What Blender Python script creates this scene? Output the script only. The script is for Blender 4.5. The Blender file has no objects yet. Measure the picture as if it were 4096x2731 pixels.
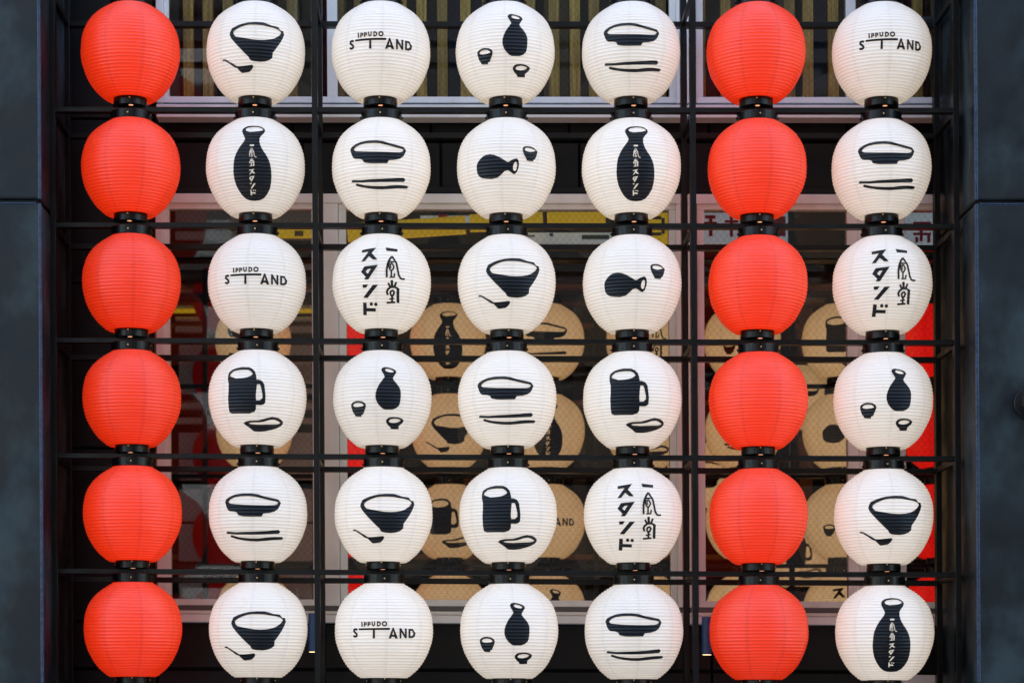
import bpy, bmesh, math, random
import numpy as np
from mathutils import Vector

random.seed(11)
S = bpy.context.scene
C = S.collection
R = math.radians

# ------------------------------------------------------------------ camera, sky, sun, exposure
D = 9.5            # camera to lantern plane (lantern axes stand in the plane y = 0)
ZC = 1.6           # eye height
VX, VY, PPM = 1800.0, 2850.0, 985.0   # photo position of the view axis, photo pixels per metre at y = 0
cam = bpy.data.cameras.new('camera')
cam.sensor_width = 36.0
cam.lens = 36.0 * D / (4096 / PPM)
cam.shift_x = (2048 - VX) / 4096
cam.shift_y = (VY - 1361.5) / 4096
cam.clip_end = 300
cam.dof.use_dof = True
cam.dof.focus_distance = D - 0.15
cam.dof.aperture_fstop = 3.5
camo = bpy.data.objects.new('camera', cam)
camo.location = (0, -D, ZC)
camo.rotation_euler = (R(90), 0, 0)
C.objects.link(camo)
S.camera = camo

world = bpy.data.worlds.new('World')
S.world = world
world.use_nodes = True
wn = world.node_tree
bg = wn.nodes['Background']
sky = wn.nodes.new('ShaderNodeTexSky')
sky.sky_type = 'NISHITA'
sky.sun_disc = False
sky.sun_elevation = R(52)
sky.sun_rotation = R(12)
sky.air_density = 1.3
sky.dust_density = 2.0
wn.links.new(sky.outputs[0], bg.inputs[0])
bg.inputs[1].default_value = 0.15

sun = bpy.data.lights.new('sun', 'SUN')
sun.energy = 3.0
sun.angle = R(0.5)
sun.color = (1.0, 0.95, 0.87)
suno = bpy.data.objects.new('sun', sun)
suno.location = (3, 14, 30)
suno.rotation_euler = (R(-38), 0, R(-12))   # stands behind the shop: the front is in open shade
C.objects.link(suno)

S.view_settings.view_transform = 'Standard'
S.view_settings.look = 'None'
S.view_settings.exposure = 2.2
S.view_settings.gamma = 1.0
S.render.engine = 'CYCLES'
S.cycles.use_denoising = True
S.cycles.max_bounces = 8
S.cycles.caustics_reflective = False
S.cycles.caustics_refractive = False

LIT = 0.25          # strength of the lanterns' own light

# ------------------------------------------------------------------ helpers
LEAN = 0.0055      # the facade stands a third of a degree out of plumb
ZMID = ZC + (VY - 1587) / PPM

def at(px, py, y=0.0):
    k = (D + y) / D / PPM
    return ((px - VX) * k, y, ZC + (VY - py) * k)

ZHI, ZLO = ZC + (VY - 436) / PPM, ZC + (VY - 2520) / PPM
def lean(v):
    # out of plumb, and the lower courses run a fifth of a degree downhill to the right
    t = min(1.0, max(0.0, (ZHI - v[2]) / (ZHI - ZLO)))
    u = (v[0] + 1.29) / 3.05
    off = t * (-8 + 14 * u) + (1 - t) * (-1 + 3 * u)
    return (v[0] + LEAN * (ZMID - v[2]), v[1], v[2] - off / PPM)

def link(o, parent=None):
    C.objects.link(o)
    if parent is not None:
        o.parent = parent
    return o

def thing(name, label, cat, loc=(0, 0, 0), group=None):
    o = bpy.data.objects.new(name, None)
    o.empty_display_size = 0.1
    o.location = loc
    o['label'] = label
    o['category'] = cat
    if group:
        o['group'] = group
    return link(o)

def tag(o, label, cat, group=None):
    o['label'] = label
    o['category'] = cat
    if group:
        o['group'] = group
    return o

def struct(o):
    o['kind'] = 'structure'
    return o

def mesh_obj(name, verts, faces, mat, parent=None, smooth=False, loc=None):
    off = Vector(parent.location) if parent is not None and loc is None else Vector((0, 0, 0))
    me = bpy.data.meshes.new(name)
    me.from_pydata([tuple(Vector(v) - off) for v in verts], [], faces)
    if smooth:
        me.polygons.foreach_set('use_smooth', [True] * len(me.polygons))
    me.materials.append(mat)
    me.update()
    o = bpy.data.objects.new(name, me)
    return link(o, parent)

def box(name, a, b, mat, parent=None, bev=0.0, leaned=True, seg=1):
    """axis box from corner a to corner b in world space, as one mesh"""
    bm = bmesh.new()
    bmesh.ops.create_cube(bm, size=1.0)
    for v in bm.verts:
        v.co = Vector([(a[i] + b[i]) / 2 + v.co[i] * abs(b[i] - a[i]) for i in range(3)])
    if bev > 0:
        bmesh.ops.bevel(bm, geom=list(bm.edges), offset=bev, segments=seg, affect='EDGES', profile=0.5)
    off = Vector((0, 0, 0))
    p = parent
    while p is not None:
        off += Vector(p.location)
        p = p.parent
    for v in bm.verts:
        co = lean(v.co) if leaned else v.co
        v.co = Vector(co) - off
    me = bpy.data.meshes.new(name)
    bm.to_mesh(me)
    bm.free()
    me.materials.append(mat)
    o = bpy.data.objects.new(name, me)
    return link(o, parent)

def pbox(name, x0, x1, y0, y1, ya, yb, mat, parent=None, bev=0.0, seg=1):
    """box whose front face, at depth ya, covers photo columns x0..x1 and rows y0..y1"""
    p = at(x0, y1, ya)
    q = at(x1, y0, ya)
    return box(name, (p[0], ya, p[2]), (q[0], yb, q[2]), mat, parent, bev, True, seg)

def lathe(profile, n=32, cap0=True, cap1=True):
    v, f = [], []
    m = len(profile)
    for r, z in profile:
        for i in range(n):
            a = 2 * math.pi * i / n
            v.append((r * math.cos(a), r * math.sin(a), z))
    for j in range(m - 1):
        for i in range(n):
            k = (i + 1) % n
            f.append((j * n + i, j * n + k, (j + 1) * n + k, (j + 1) * n + i))
    if cap0:
        f.append(tuple(reversed(range(n))))
    if cap1:
        f.append(tuple((m - 1) * n + i for i in range(n)))
    return v, f

def lathe_mesh(name, profile, mat, n=32, smooth_angle=35, **kw):
    v, f = lathe(profile, n, **kw)
    me = bpy.data.meshes.new(name)
    me.from_pydata(v, [], f)
    me.materials.append(mat)
    me.polygons.foreach_set('use_smooth', [len(p.vertices) == 4 for p in me.polygons])
    me.update()
    try:
        me.set_sharp_from_angle(angle=R(smooth_angle))
    except Exception:
        pass
    return me

# ------------------------------------------------------------------ materials
def new_mat(name, base, rough=0.5, metal=0.0, spec=0.5, coat=0.0):
    m = bpy.data.materials.new(name)
    m.use_nodes = True
    b = m.node_tree.nodes['Principled BSDF']
    b.inputs['Base Color'].default_value = (*base, 1)
    b.inputs['Roughness'].default_value = rough
    b.inputs['Metallic'].default_value = metal
    b.inputs['Specular IOR Level'].default_value = spec
    b.inputs['Coat Weight'].default_value = coat
    return m, m.node_tree, b

def N(nt, t, **kw):
    n = nt.nodes.new(t)
    for k, v in kw.items():
        setattr(n, k, v)
    return n

def M(nt, op, a, b=None, c=None, clamp=False):
    n = nt.nodes.new('ShaderNodeMath')
    n.operation = op
    n.use_clamp = clamp
    for i, s in enumerate((a, b, c)):
        if s is None:
            continue
        if isinstance(s, (int, float)):
            n.inputs[i].default_value = s
        else:
            nt.links.new(s, n.inputs[i])
    return n.outputs[0]

def noise(nt, vec, scale, detail=3.0, rough=0.5):
    n = nt.nodes.new('ShaderNodeTexNoise')
    n.inputs['Scale'].default_value = scale
    n.inputs['Detail'].default_value = detail
    n.inputs['Roughness'].default_value = rough
    if vec is not None:
        nt.links.new(vec, n.inputs['Vector'])
    return n.outputs['Fac']

def smooth(nt, x, lo, hi, a=0.0, b=1.0):
    n = nt.nodes.new('ShaderNodeMapRange')
    n.interpolation_type = 'SMOOTHSTEP'
    n.inputs['From Min'].default_value = lo
    n.inputs['From Max'].default_value = hi
    n.inputs['To Min'].default_value = a
    n.inputs['To Max'].default_value = b
    nt.links.new(x, n.inputs['Value'])
    return n.outputs[0]

def mixc(nt, fac, a, b):
    n = nt.nodes.new('ShaderNodeMix')
    n.data_type = 'RGBA'
    if isinstance(fac, (int, float)):
        n.inputs[0].default_value = fac
    else:
        nt.links.new(fac, n.inputs[0])
    for i, s in ((6, a), (7, b)):
        if isinstance(s, tuple):
            n.inputs[i].default_value = (*s, 1)
        else:
            nt.links.new(s, n.inputs[i])
    return n.outputs[2]

def bump(nt, b, h, strength, dist):
    n = nt.nodes.new('ShaderNodeBump')
    n.inputs['Strength'].default_value = strength
    n.inputs['Distance'].default_value = dist
    nt.links.new(h, n.inputs['Height'])
    nt.links.new(n.outputs[0], b.inputs['Normal'])

def objco(nt):
    return N(nt, 'ShaderNodeTexCoord').outputs['Object']

def vscale(nt, vec, s):
    m = N(nt, 'ShaderNodeMapping')
    m.inputs['Scale'].default_value = s
    nt.links.new(vec, m.inputs['Vector'])
    return m.outputs[0]

def va_off(nt, co):
    # object coordinates shifted by each lantern's own random number
    cv = N(nt, 'ShaderNodeCombineXYZ')
    r = N(nt, 'ShaderNodeObjectInfo').outputs['Random']
    nt.links.new(M(nt, 'MULTIPLY', r, 61.0), cv.inputs[0])
    nt.links.new(M(nt, 'MULTIPLY', r, 23.0), cv.inputs[2])
    va = N(nt, 'ShaderNodeVectorMath', operation='ADD')
    nt.links.new(vscale(nt, co, (16, 16, 16)), va.inputs[0])
    nt.links.new(cv.outputs[0], va.inputs[1])
    return va.outputs[0]

def paper(name, base, seam_base, glow, strength, dirt=(0.42, 0.41, 0.39), rough=0.5, dust=1.0, seamf=0.22, sky_sheen=None, coat=(0.6, (0.84, 0.83, 0.82))):
    m, nt, b = new_mat(name, base, rough)
    co = objco(nt)
    sep = N(nt, 'ShaderNodeSeparateXYZ')
    nt.links.new(co, sep.inputs[0])
    ang = M(nt, 'ARCTAN2', sep.outputs[1], sep.outputs[0])
    per = M(nt, 'PINGPONG', M(nt, 'MULTIPLY', ang, 8 / (2 * math.pi)), 0.5)
    wob = M(nt, 'MULTIPLY', noise(nt, vscale(nt, co, (6, 6, 40)), 3.0, 2), 0.012)
    seam = smooth(nt, M(nt, 'ADD', per, wob), 0.040, 0.062, 1.0, 0.0)
    # the wet-strength paper is never quite even
    mott = noise(nt, vscale(nt, co, (14, 14, 30)), 1.0, 4)
    # street dust that has settled on the shoulders
    spk = smooth(nt, noise(nt, vscale(nt, co, (1, 1, 1.6)), 190.0, 2, 0.6), 0.56, 0.68)
    ring = noise(nt, vscale(nt, co, (9, 9, 9)), 1.0, 3)
    up = smooth(nt, sep.outputs[2], 0.03, 0.19)
    dustf = M(nt, 'MULTIPLY', M(nt, 'MULTIPLY', spk, up), M(nt, 'MULTIPLY', ring, dust), clamp=True)
    c1 = mixc(nt, M(nt, 'MULTIPLY', seam, seamf), base, seam_base)
    c2 = mixc(nt, M(nt, 'MULTIPLY', M(nt, 'SUBTRACT', mott, 0.4), 0.5, clamp=True), c1, tuple(x * 0.86 for x in base))
    if sky_sheen:      # pink sky sheen painted into the shoulder colour
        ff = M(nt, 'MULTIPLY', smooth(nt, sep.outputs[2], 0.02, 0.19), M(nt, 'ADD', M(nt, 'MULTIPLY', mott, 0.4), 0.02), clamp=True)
        c2 = mixc(nt, ff, c2, sky_sheen)
    c3 = mixc(nt, dustf, c2, dirt)
    nt.links.new(c3, b.inputs['Base Color'])
    stain = smooth(nt, noise(nt, va_off(nt, co), 1.0, 3), 0.60, 0.72, 0.0, 0.22)
    c3 = mixc(nt, stain, c3, tuple(x * f for x, f in zip(base, (0.86, 0.78, 0.62))))
    nt.links.new(c3, b.inputs['Base Color'])
    hoop = N(nt, 'ShaderNodeAttribute', attribute_name='hoop').outputs['Fac']
    rnd = N(nt, 'ShaderNodeObjectInfo').outputs['Random']
    e = M(nt, 'MULTIPLY', M(nt, 'SUBTRACT', 1.0, M(nt, 'MULTIPLY', seam, 0.09)),
          M(nt, 'SUBTRACT', 1.0, M(nt, 'MULTIPLY', hoop, 0.60)))
    e = M(nt, 'MULTIPLY', e, M(nt, 'ADD', M(nt, 'MULTIPLY', mott, 0.25), 0.875))
    e = M(nt, 'MULTIPLY', e, M(nt, 'ADD', M(nt, 'MULTIPLY', rnd, 0.14), 0.93))
    e = M(nt, 'MULTIPLY', e, M(nt, 'SUBTRACT', 1.0, M(nt, 'MULTIPLY', dustf, 0.5)))
    e = M(nt, 'MULTIPLY', e, strength)
    b.inputs['Emission Color'].default_value = (*glow, 1)
    nt.links.new(e, b.inputs['Emission Strength'])
    wr = noise(nt, vscale(nt, co, (5, 5, 60)), 2.2, 3)
    near = smooth(nt, per, 0.02, 0.16, 1.0, 0.12)
    bump(nt, b, M(nt, 'MULTIPLY', wr, near), 0.55, 0.004)
    b.inputs['Coat Weight'].default_value = coat[0]
    b.inputs['Coat Roughness'].default_value = 0.45
    b.inputs['Coat Tint'].default_value = (*coat[1], 1)
    m.cycles.emission_sampling = 'NONE'
    return m

m_white = paper('white_paper', (0.595, 0.60, 0.605), (0.50, 0.52, 0.515), (1.0, 0.82, 0.63), 0.52 * LIT)
m_red = paper('red_paper', (0.80, 0.040, 0.008), (0.46, 0.017, 0.004), (1.0, 0.040, 0.005), 0.76 * LIT,
              dirt=(0.30, 0.08, 0.07), rough=0.46, dust=0.6, seamf=0.30, sky_sheen=(0.74, 0.25, 0.18), coat=(0.8, (0.70, 0.60, 0.55)))
m_red.node_tree.nodes['Principled BSDF'].inputs['Specular IOR Level'].default_value = 0.4
m_white_in = paper('indoor_white_paper', (0.66, 0.62, 0.55), (0.46, 0.42, 0.36), (1.0, 0.72, 0.44), 0.78 * LIT, dust=0.0, coat=(1.0, (0.52, 0.43, 0.33)))
m_red_in = paper('indoor_red_paper', (0.7, 0.02, 0.012), (0.3, 0.01, 0.01), (1.0, 0.006, 0.004), 0.55 * LIT, dust=0.0)
m_red_dim_glow = paper('dim_glow_red_paper', (0.28, 0.006, 0.005), (0.12, 0.004, 0.004), (1.0, 0.0, 0.0), 0.012, dust=0.0)  # faint red glow added so these unlit lanterns stay visible

m_ink, nt, b = new_mat('black_ink', (0.003, 0.0035, 0.005), 0.36, 0.0, 0.35)
bump(nt, b, noise(nt, objco(nt), 90.0, 3), 0.12, 0.002)

m_cap, nt, b = new_mat('black_lacquer', (0.0025, 0.0025, 0.003), 0.24, 0.0, 0.28)
co = objco(nt)
nt.links.new(smooth(nt, noise(nt, vscale(nt, co, (30, 30, 4)), 3.0, 3), 0.35, 0.75, 0.24, 0.42), b.inputs['Roughness'])
m_brass, nt, b = new_mat('brass', (0.75, 0.58, 0.26), 0.32, 1.0)
m_vent, nt, b = new_mat('vent_glow', (0.6, 0.4, 0.3), 0.6)
b.inputs['Emission Color'].default_value = (1.0, 0.42, 0.22, 1)
b.inputs['Emission Strength'].default_value = 0.25
m_vent.cycles.emission_sampling = 'NONE'

m_steel, nt, b = new_mat('black_steel', (0.0035, 0.0038, 0.0041), 0.40, 0.0, 0.28)
co = objco(nt)
nt.links.new(smooth(nt, noise(nt, co, 9.0, 4), 0.3, 0.75, 0.28, 0.5), b.inputs['Roughness'])
bump(nt, b, noise(nt, co, 320.0, 2), 0.12, 0.001)

m_pillar, nt, b = new_mat('navy_pillar_paint', (0.02, 0.028, 0.036), 0.42, 0.0, 0.4)
co = objco(nt)
big = noise(nt, vscale(nt, co, (1.6, 1.6, 1.1)), 2.2, 4, 0.55)
nt.links.new(mixc(nt, smooth(nt, big, 0.44, 0.68), (0.0024, 0.0070, 0.0098), (0.028, 0.046, 0.052)), b.inputs['Base Color'])
nt.links.new(smooth(nt, noise(nt, vscale(nt, co, (2, 2, 2)), 3.0, 5), 0.3, 0.7, 0.30, 0.55), b.inputs['Roughness'])
bump(nt, b, M(nt, 'ADD', noise(nt, co, 260.0, 2), M(nt, 'MULTIPLY', noise(nt, co, 5.0, 2), 1.5)), 0.40, 0.0016)

m_highlight, nt, b = new_mat('blue_bead_highlight', (0.020, 0.042, 0.085), 0.38)  # lighter blue carries the pillars' edge highlights as colour
co = objco(nt)
nt.links.new(mixc(nt, smooth(nt, noise(nt, co, 60.0, 4), 0.35, 0.7), (0.012, 0.028, 0.060), (0.035, 0.065, 0.12)), b.inputs['Base Color'])
m_wall, nt, b = new_mat('black_panel', (0.012, 0.013, 0.015), 0.45, 0.0, 0.25)
co = objco(nt)
nt.links.new(mixc(nt, smooth(nt, noise(nt, co, 2.5, 4), 0.35, 0.7), (0.0024, 0.0027, 0.0032), (0.0048, 0.0052, 0.006)), b.inputs['Base Color'])

m_alu, nt, b = new_mat('pale_aluminium', (0.66, 0.66, 0.65), 0.42, 0.0, 0.5)
co = objco(nt)
nt.links.new(mixc(nt, smooth(nt, noise(nt, vscale(nt, co, (3, 3, 0.8)), 4.0, 4), 0.35, 0.75), (0.80, 0.80, 0.79), (0.72, 0.72, 0.71)), b.inputs['Base Color'])
m_gask, nt, b = new_mat('grey_gasket', (0.10, 0.10, 0.105), 0.6)

# wired glass
m_glass = bpy.data.materials.new('wired_glass')
m_glass.use_nodes = True
nt = m_glass.node_tree
nt.nodes.clear()
out = N(nt, 'ShaderNodeOutputMaterial')
tr = N(nt, 'ShaderNodeBsdfTransparent')
tr.inputs[0].default_value = (0.93, 0.95, 0.94, 1)
gl = N(nt, 'ShaderNodeBsdfGlossy')
gl.inputs['Roughness'].default_value = 0.01
gl.inputs[0].default_value = (0.95, 0.98, 1.0, 1)
fr = N(nt, 'ShaderNodeFresnel')
fr.inputs[0].default_value = 1.45
mx = N(nt, 'ShaderNodeMixShader')
nt.links.new(M(nt, 'MULTIPLY', fr.outputs[0], 1.0, clamp=True), mx.inputs[0])
nt.links.new(tr.outputs[0], mx.inputs[1])
nt.links.new(gl.outputs[0], mx.inputs[2])
co = objco(nt)
sep = N(nt, 'ShaderNodeSeparateXYZ')
nt.links.new(co, sep.inputs[0])
d1 = M(nt, 'PINGPONG', M(nt, 'MULTIPLY', M(nt, 'ADD', sep.outputs[0], M(nt, 'MULTIPLY', sep.outputs[2], 0.82)), 1 / 0.0275), 0.5)
d2 = M(nt, 'PINGPONG', M(nt, 'MULTIPLY', M(nt, 'SUBTRACT', sep.outputs[0], M(nt, 'MULTIPLY', sep.outputs[2], 0.82)), 1 / 0.0275), 0.5)
wire = smooth(nt, M(nt, 'MINIMUM', d1, d2), 0.022, 0.038, 0.45, 0.0)
wd = N(nt, 'ShaderNodeBsdfDiffuse')
wd.inputs[0].default_value = (0.045, 0.045, 0.042, 1)
mx2 = N(nt, 'ShaderNodeMixShader')
nt.links.new(wire, mx2.inputs[0])
nt.links.new(mx.outputs[0], mx2.inputs[1])
nt.links.new(wd.outputs[0], mx2.inputs[2])
nt.links.new(mx2.outputs[0], out.inputs[0])

m_wood, nt, b = new_mat('pine_slat', (0.42, 0.30, 0.11), 0.55)
co = objco(nt)
rnd = N(nt, 'ShaderNodeObjectInfo').outputs['Random']
cv = N(nt, 'ShaderNodeCombineXYZ')
nt.links.new(M(nt, 'MULTIPLY', rnd, 37.0), cv.inputs[2])
va = N(nt, 'ShaderNodeVectorMath', operation='ADD')
nt.links.new(vscale(nt, co, (34, 34, 1.6)), va.inputs[0])
nt.links.new(cv.outputs[0], va.inputs[1])
g = noise(nt, va.outputs[0], 2.2, 4, 0.6)
wc = mixc(nt, smooth(nt, g, 0.38, 0.62), (0.92, 0.68, 0.17), (0.52, 0.35, 0.09))
nt.links.new(mixc(nt, smooth(nt, rnd, 0.1, 1.0, 0.0, 0.75), wc, (0.22, 0.16, 0.06)), b.inputs['Base Color'])

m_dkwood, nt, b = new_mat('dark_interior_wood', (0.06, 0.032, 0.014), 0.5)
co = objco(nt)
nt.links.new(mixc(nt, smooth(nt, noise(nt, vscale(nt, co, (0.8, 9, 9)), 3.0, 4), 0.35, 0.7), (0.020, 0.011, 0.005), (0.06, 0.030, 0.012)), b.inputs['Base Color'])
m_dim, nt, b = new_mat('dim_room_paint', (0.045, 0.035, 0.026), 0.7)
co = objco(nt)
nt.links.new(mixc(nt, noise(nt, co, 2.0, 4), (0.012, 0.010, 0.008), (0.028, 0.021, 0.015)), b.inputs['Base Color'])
m_orange, nt, b = new_mat('orange_wood', (0.36, 0.16, 0.04), 0.5)
m_navy, nt, b = new_mat('navy_lamp_paint', (0.02, 0.09, 0.25), 0.30)
m_lampglow, nt, b = new_mat('lamp_lens', (0.8, 0.7, 0.5), 0.4)
b.inputs['Emission Color'].default_value = (1.0, 0.72, 0.36, 1)
b.inputs['Emission Strength'].default_value = 0.8
m_blk, nt, b = new_mat('satin_black', (0.010, 0.011, 0.012), 0.30)

# street
m_asph, nt, b = new_mat('asphalt', (0.05, 0.05, 0.052), 0.85)
co = objco(nt)
nt.links.new(mixc(nt, noise(nt, co, 30.0, 5), (0.035, 0.035, 0.036), (0.07, 0.07, 0.07)), b.inputs['Base Color'])
m_pave, nt, b = new_mat('paving', (0.28, 0.27, 0.26), 0.8)
co = objco(nt)
nt.links.new(mixc(nt, noise(nt, co, 6.0, 5), (0.24, 0.23, 0.22), (0.34, 0.33, 0.31)), b.inputs['Base Color'])
m_conc, nt, b = new_mat('grey_render', (0.40, 0.42, 0.42), 0.8)
co = objco(nt)
nt.links.new(mixc(nt, noise(nt, vscale(nt, co, (1, 1, 0.5)), 1.4, 5), (0.33, 0.35, 0.36), (0.46, 0.48, 0.48)), b.inputs['Base Color'])
m_opp, nt, b = new_mat('street_render', (0.15, 0.16, 0.165), 0.8)
co = objco(nt)
nt.links.new(mixc(nt, noise(nt, vscale(nt, co, (1, 1, 0.5)), 1.4, 5), (0.30, 0.32, 0.33), (0.42, 0.44, 0.45)), b.inputs['Base Color'])
m_pale, nt, b = new_mat('pale_grey_board', (0.62, 0.66, 0.68), 0.6)
co = objco(nt)
nt.links.new(mixc(nt, noise(nt, vscale(nt, co, (2, 2, 9)), 1.4, 5), (0.50, 0.55, 0.58), (0.72, 0.75, 0.76)), b.inputs['Base Color'])
m_dark, nt, b = new_mat('dark_cladding', (0.03, 0.03, 0.032), 0.6)
m_yel, nt, b = new_mat('yellow_reflection', (0.92, 0.62, 0.02), 0.55)
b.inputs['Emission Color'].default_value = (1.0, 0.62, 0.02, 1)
b.inputs['Emission Strength'].default_value = 0.05  # added glow gives the indoor yellow the brightness of a street reflection
m_sign_reflection, nt, b = new_mat('white_sign_reflection', (0.72, 0.76, 0.78), 0.5)
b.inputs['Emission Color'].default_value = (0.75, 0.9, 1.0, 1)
b.inputs['Emission Strength'].default_value = 0.035  # added glow, brightens the boards that replace mirrored street signs
m_sred, nt, b = new_mat('sign_red', (0.62, 0.02, 0.05), 0.5)
m_steal, nt, b = new_mat('sign_teal', (0.02, 0.10, 0.11), 0.5)
m_win2, nt, b = new_mat('dark_window', (0.02, 0.025, 0.03), 0.1)

# ------------------------------------------------------------------ ground and street
def sheet(name, x0, x1, y0, y1, z, mat):
    return struct(mesh_obj(name, [(x0, y0, z), (x1, y0, z), (x1, y1, z), (x0, y1, z)], [(0, 1, 2, 3)], mat))

sheet('ground', -120, 120, -120, 120, -0.14, m_asph)
sheet('road', -40, 40, -13.0, -3.4, -0.12, m_asph)
struct(box('pavement', (-40, -3.25, -0.2), (40, 0.50, 0.0), m_pave, leaned=False))
struct(box('kerb', (-40, -3.4, -0.2), (40, -3.255, -0.004), m_conc, leaned=False, bev=0.01))
struct(box('opposite_pavement', (-40, -15.9, -0.2), (40, -13.0, 0.0), m_pave, leaned=False))

# ------------------------------------------------------------------ shop front: wall, pillars
WY = 0.56          # face of the black wall behind the frame
wall = thing('shop_wall', 'black panelled shop wall behind the lanterns and between the windows', 'wall', (0, WY, 0))
xl = at(-700, 0, WY)[0]
xr = at(4800, 0, WY)[0]
def wpanel(x0, x1, y0, y1, dy=0.0, name='panel'):
    return pbox(name, x0, x1, y0, y1, WY + dy, WY + 0.18, m_wall, wall, 0.004)
wpanel(-700, 618, -1200, 470)
wpanel(-700, 618, 476, 1130)
wpanel(-700, 618, 1136, 1790)
wpanel(-700, 618, 1796, 2484)
# band between the two storeys, in panels with open joints
for a, bb in ((624, 1172), (1178, 1726), (1732, 2280), (2286, 2840), (2846, 3392), (3398, 3800)):
    wpanel(a, bb, 472, 560, 0.03)
    wpanel(a + 40, bb + 40, 566, 764, 0.0)
pbox('cornice', 624, 3800, 742, 770, WY - 0.05, WY + 0.1, m_wall, wall, 0.004)
for a, bb in ((-700, 620), (626, 1290), (1296, 2110), (2116, 2840), (2846, 3600)):
    wpanel(a, bb, 2492, 2672)
    wpanel(a, bb, 2680, 4460, 0.015)
wpanel(3606, 3800, 2492, 2682)
wpanel(3806, 4800, -1200, 2484)
wpanel(3806, 4800, 2490, 4460)
wpanel(624, 3800, -1500, -420)
pbox('lintel', 624, 3800, -415, -330, WY - 0.02, WY + 0.16, m_wall, wall, 0.004)
pbox('backing', 615, 3805, 468, 769, WY + 0.06, WY + 0.14, m_wall, wall)
pbox('backing', -700, 4800, 2491, 4450, WY + 0.06, WY + 0.14, m_wall, wall)
pbox('backing', -700, 617, -1190, 2487, WY + 0.06, WY + 0.14, m_wall, wall)
# the storeys above, which keep the front in shade
box('upper_wall', (-9, 0.9, 6.1), (9, 6.4, 11.5), m_wall, wall, leaned=False)
box('side_wall', (-9, 0.9, 0.0), (-3.1, 6.4, 6.08), m_wall, wall, leaned=False)
box('side_wall', (3.3, 0.9, 0.0), (9, 6.4, 6.08), m_wall, wall, leaned=False)

def pillar(label, x0, x1, joints, outer):
    p = at((x0 + x1) / 2, 0, -0.24)
    t = thing('pillar', label, 'pillar', (p[0], -0.24, 0), 'navy pillars framing the lanterns')
    js = [-1500] + joints + [VY + ZC * PPM - 2]
    for i in range(len(js) - 1):
        o = pbox('panel', x0, x1, js[i] + (6 if i else 0), js[i + 1] - 6, -0.24, 0.52, m_pillar, t, 0.012, 3)
    e = x1 if outer < 0 else x0
    for i in range(len(js) - 1):
        pbox('highlight_bead', e - (12 if outer < 0 else 1), e + (1 if outer < 0 else 12), js[i] + (8 if i else 0), js[i + 1] - 8, -0.2425, -0.228, m_highlight, t, 0.003, 2)  # corner bead in lighter blue, the edge highlight painted in
    pbox('joint_highlight', x0 + 20, x1 - 20, joints[0] + 5, joints[0] + 12, -0.2418, -0.235, m_highlight, t, 0.002)  # strip coloured as the sky-lit chamfer below the joint
    pbox('core', x0 + 14, x1 - 14, -1500, VY + ZC * PPM - 8, -0.225, 0.50, m_wall, t)
    return t
pillar('dark navy painted pillar at the left edge with a horizontal joint', -900, 168, [803], -1)
pillar('dark navy painted pillar at the right edge carrying a round lamp', 3905, 4900, [800], 1)

# ------------------------------------------------------------------ windows
FY, SY, GY = 0.475, 0.492, 0.515    # frame face, sash face, glass
def window(label, x0, x1, y0, y1, jl, jr, head, sill, mull=(), group=None):
    """outer photo rectangle x0..x1, y0..y1; jamb, head and sill widths as (frame, sash)"""
    c = at((x0 + x1) / 2, y1, FY)
    t = thing('window', label, 'window', (c[0], FY, c[2]), group)
    f, s = head
    pbox('head', x0, x1, y0, y0 + f, FY, 0.56, m_alu, t, 0.0025)
    sb = list(sill)            # list of (from y, to y, depth offset, material)
    for a, bb, dy, mt in sb[1:]:
        pbox('sill' if mt is m_alu else 'gasket', x0, x1, a, bb, FY + dy, 0.557 + dy * 0.1, mt, t, 0.0025 if mt is m_alu else 0)
    bot = sb[1][0]
    pbox('jamb', x0, x0 + jl[0], y0 + f + 1, bot - 1, FY + 0.002, 0.56, m_alu, t, 0.0025)
    pbox('jamb', x1 - jr[0], x1, y0 + f + 1, bot - 1, FY + 0.002, 0.56, m_alu, t, 0.0025)
    ix0, ix1, iy0 = x0 + jl[0] + 2, x1 - jr[0] - 2, y0 + f + 2
    iy1 = sb[0][1]
    r0 = sb[0][0]
    pbox('sash_rail', ix0, ix1, iy0, iy0 + s, SY, 0.545, m_alu, t, 0.002)
    pbox('sash_rail', ix0, ix1, r0, iy1, SY, 0.545, m_alu, t, 0.002)
    pbox('sash_stile', ix0, ix0 + jl[1], iy0 + s, r0, SY + 0.002, 0.545, m_alu, t, 0.002)
    pbox('sash_stile', ix1 - jr[1], ix1, iy0 + s, r0, SY + 0.002, 0.545, m_alu, t, 0.002)
    xs = [ix0 + jl[1]]
    for a, bb in mull:
        pbox('meeting_stile', a, bb, iy0 + s, r0, SY + 0.003, 0.545, m_alu, t, 0.002)
        xs += [a, bb]
    xs.append(ix1 - jr[1])
    for a, bb in zip(xs[::2], xs[1::2]):
        p, q = at(a - 4, r0 + 4, GY), at(bb + 4, iy0 + s - 4, GY)
        vs = [lean((p[0], GY, p[2])), lean((q[0], GY, p[2])), lean((q[0], GY, q[2])), lean((p[0], GY, q[2]))]
        mesh_obj('pane', vs, [(0, 1, 2, 3)], m_glass, t)
    return t

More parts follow.
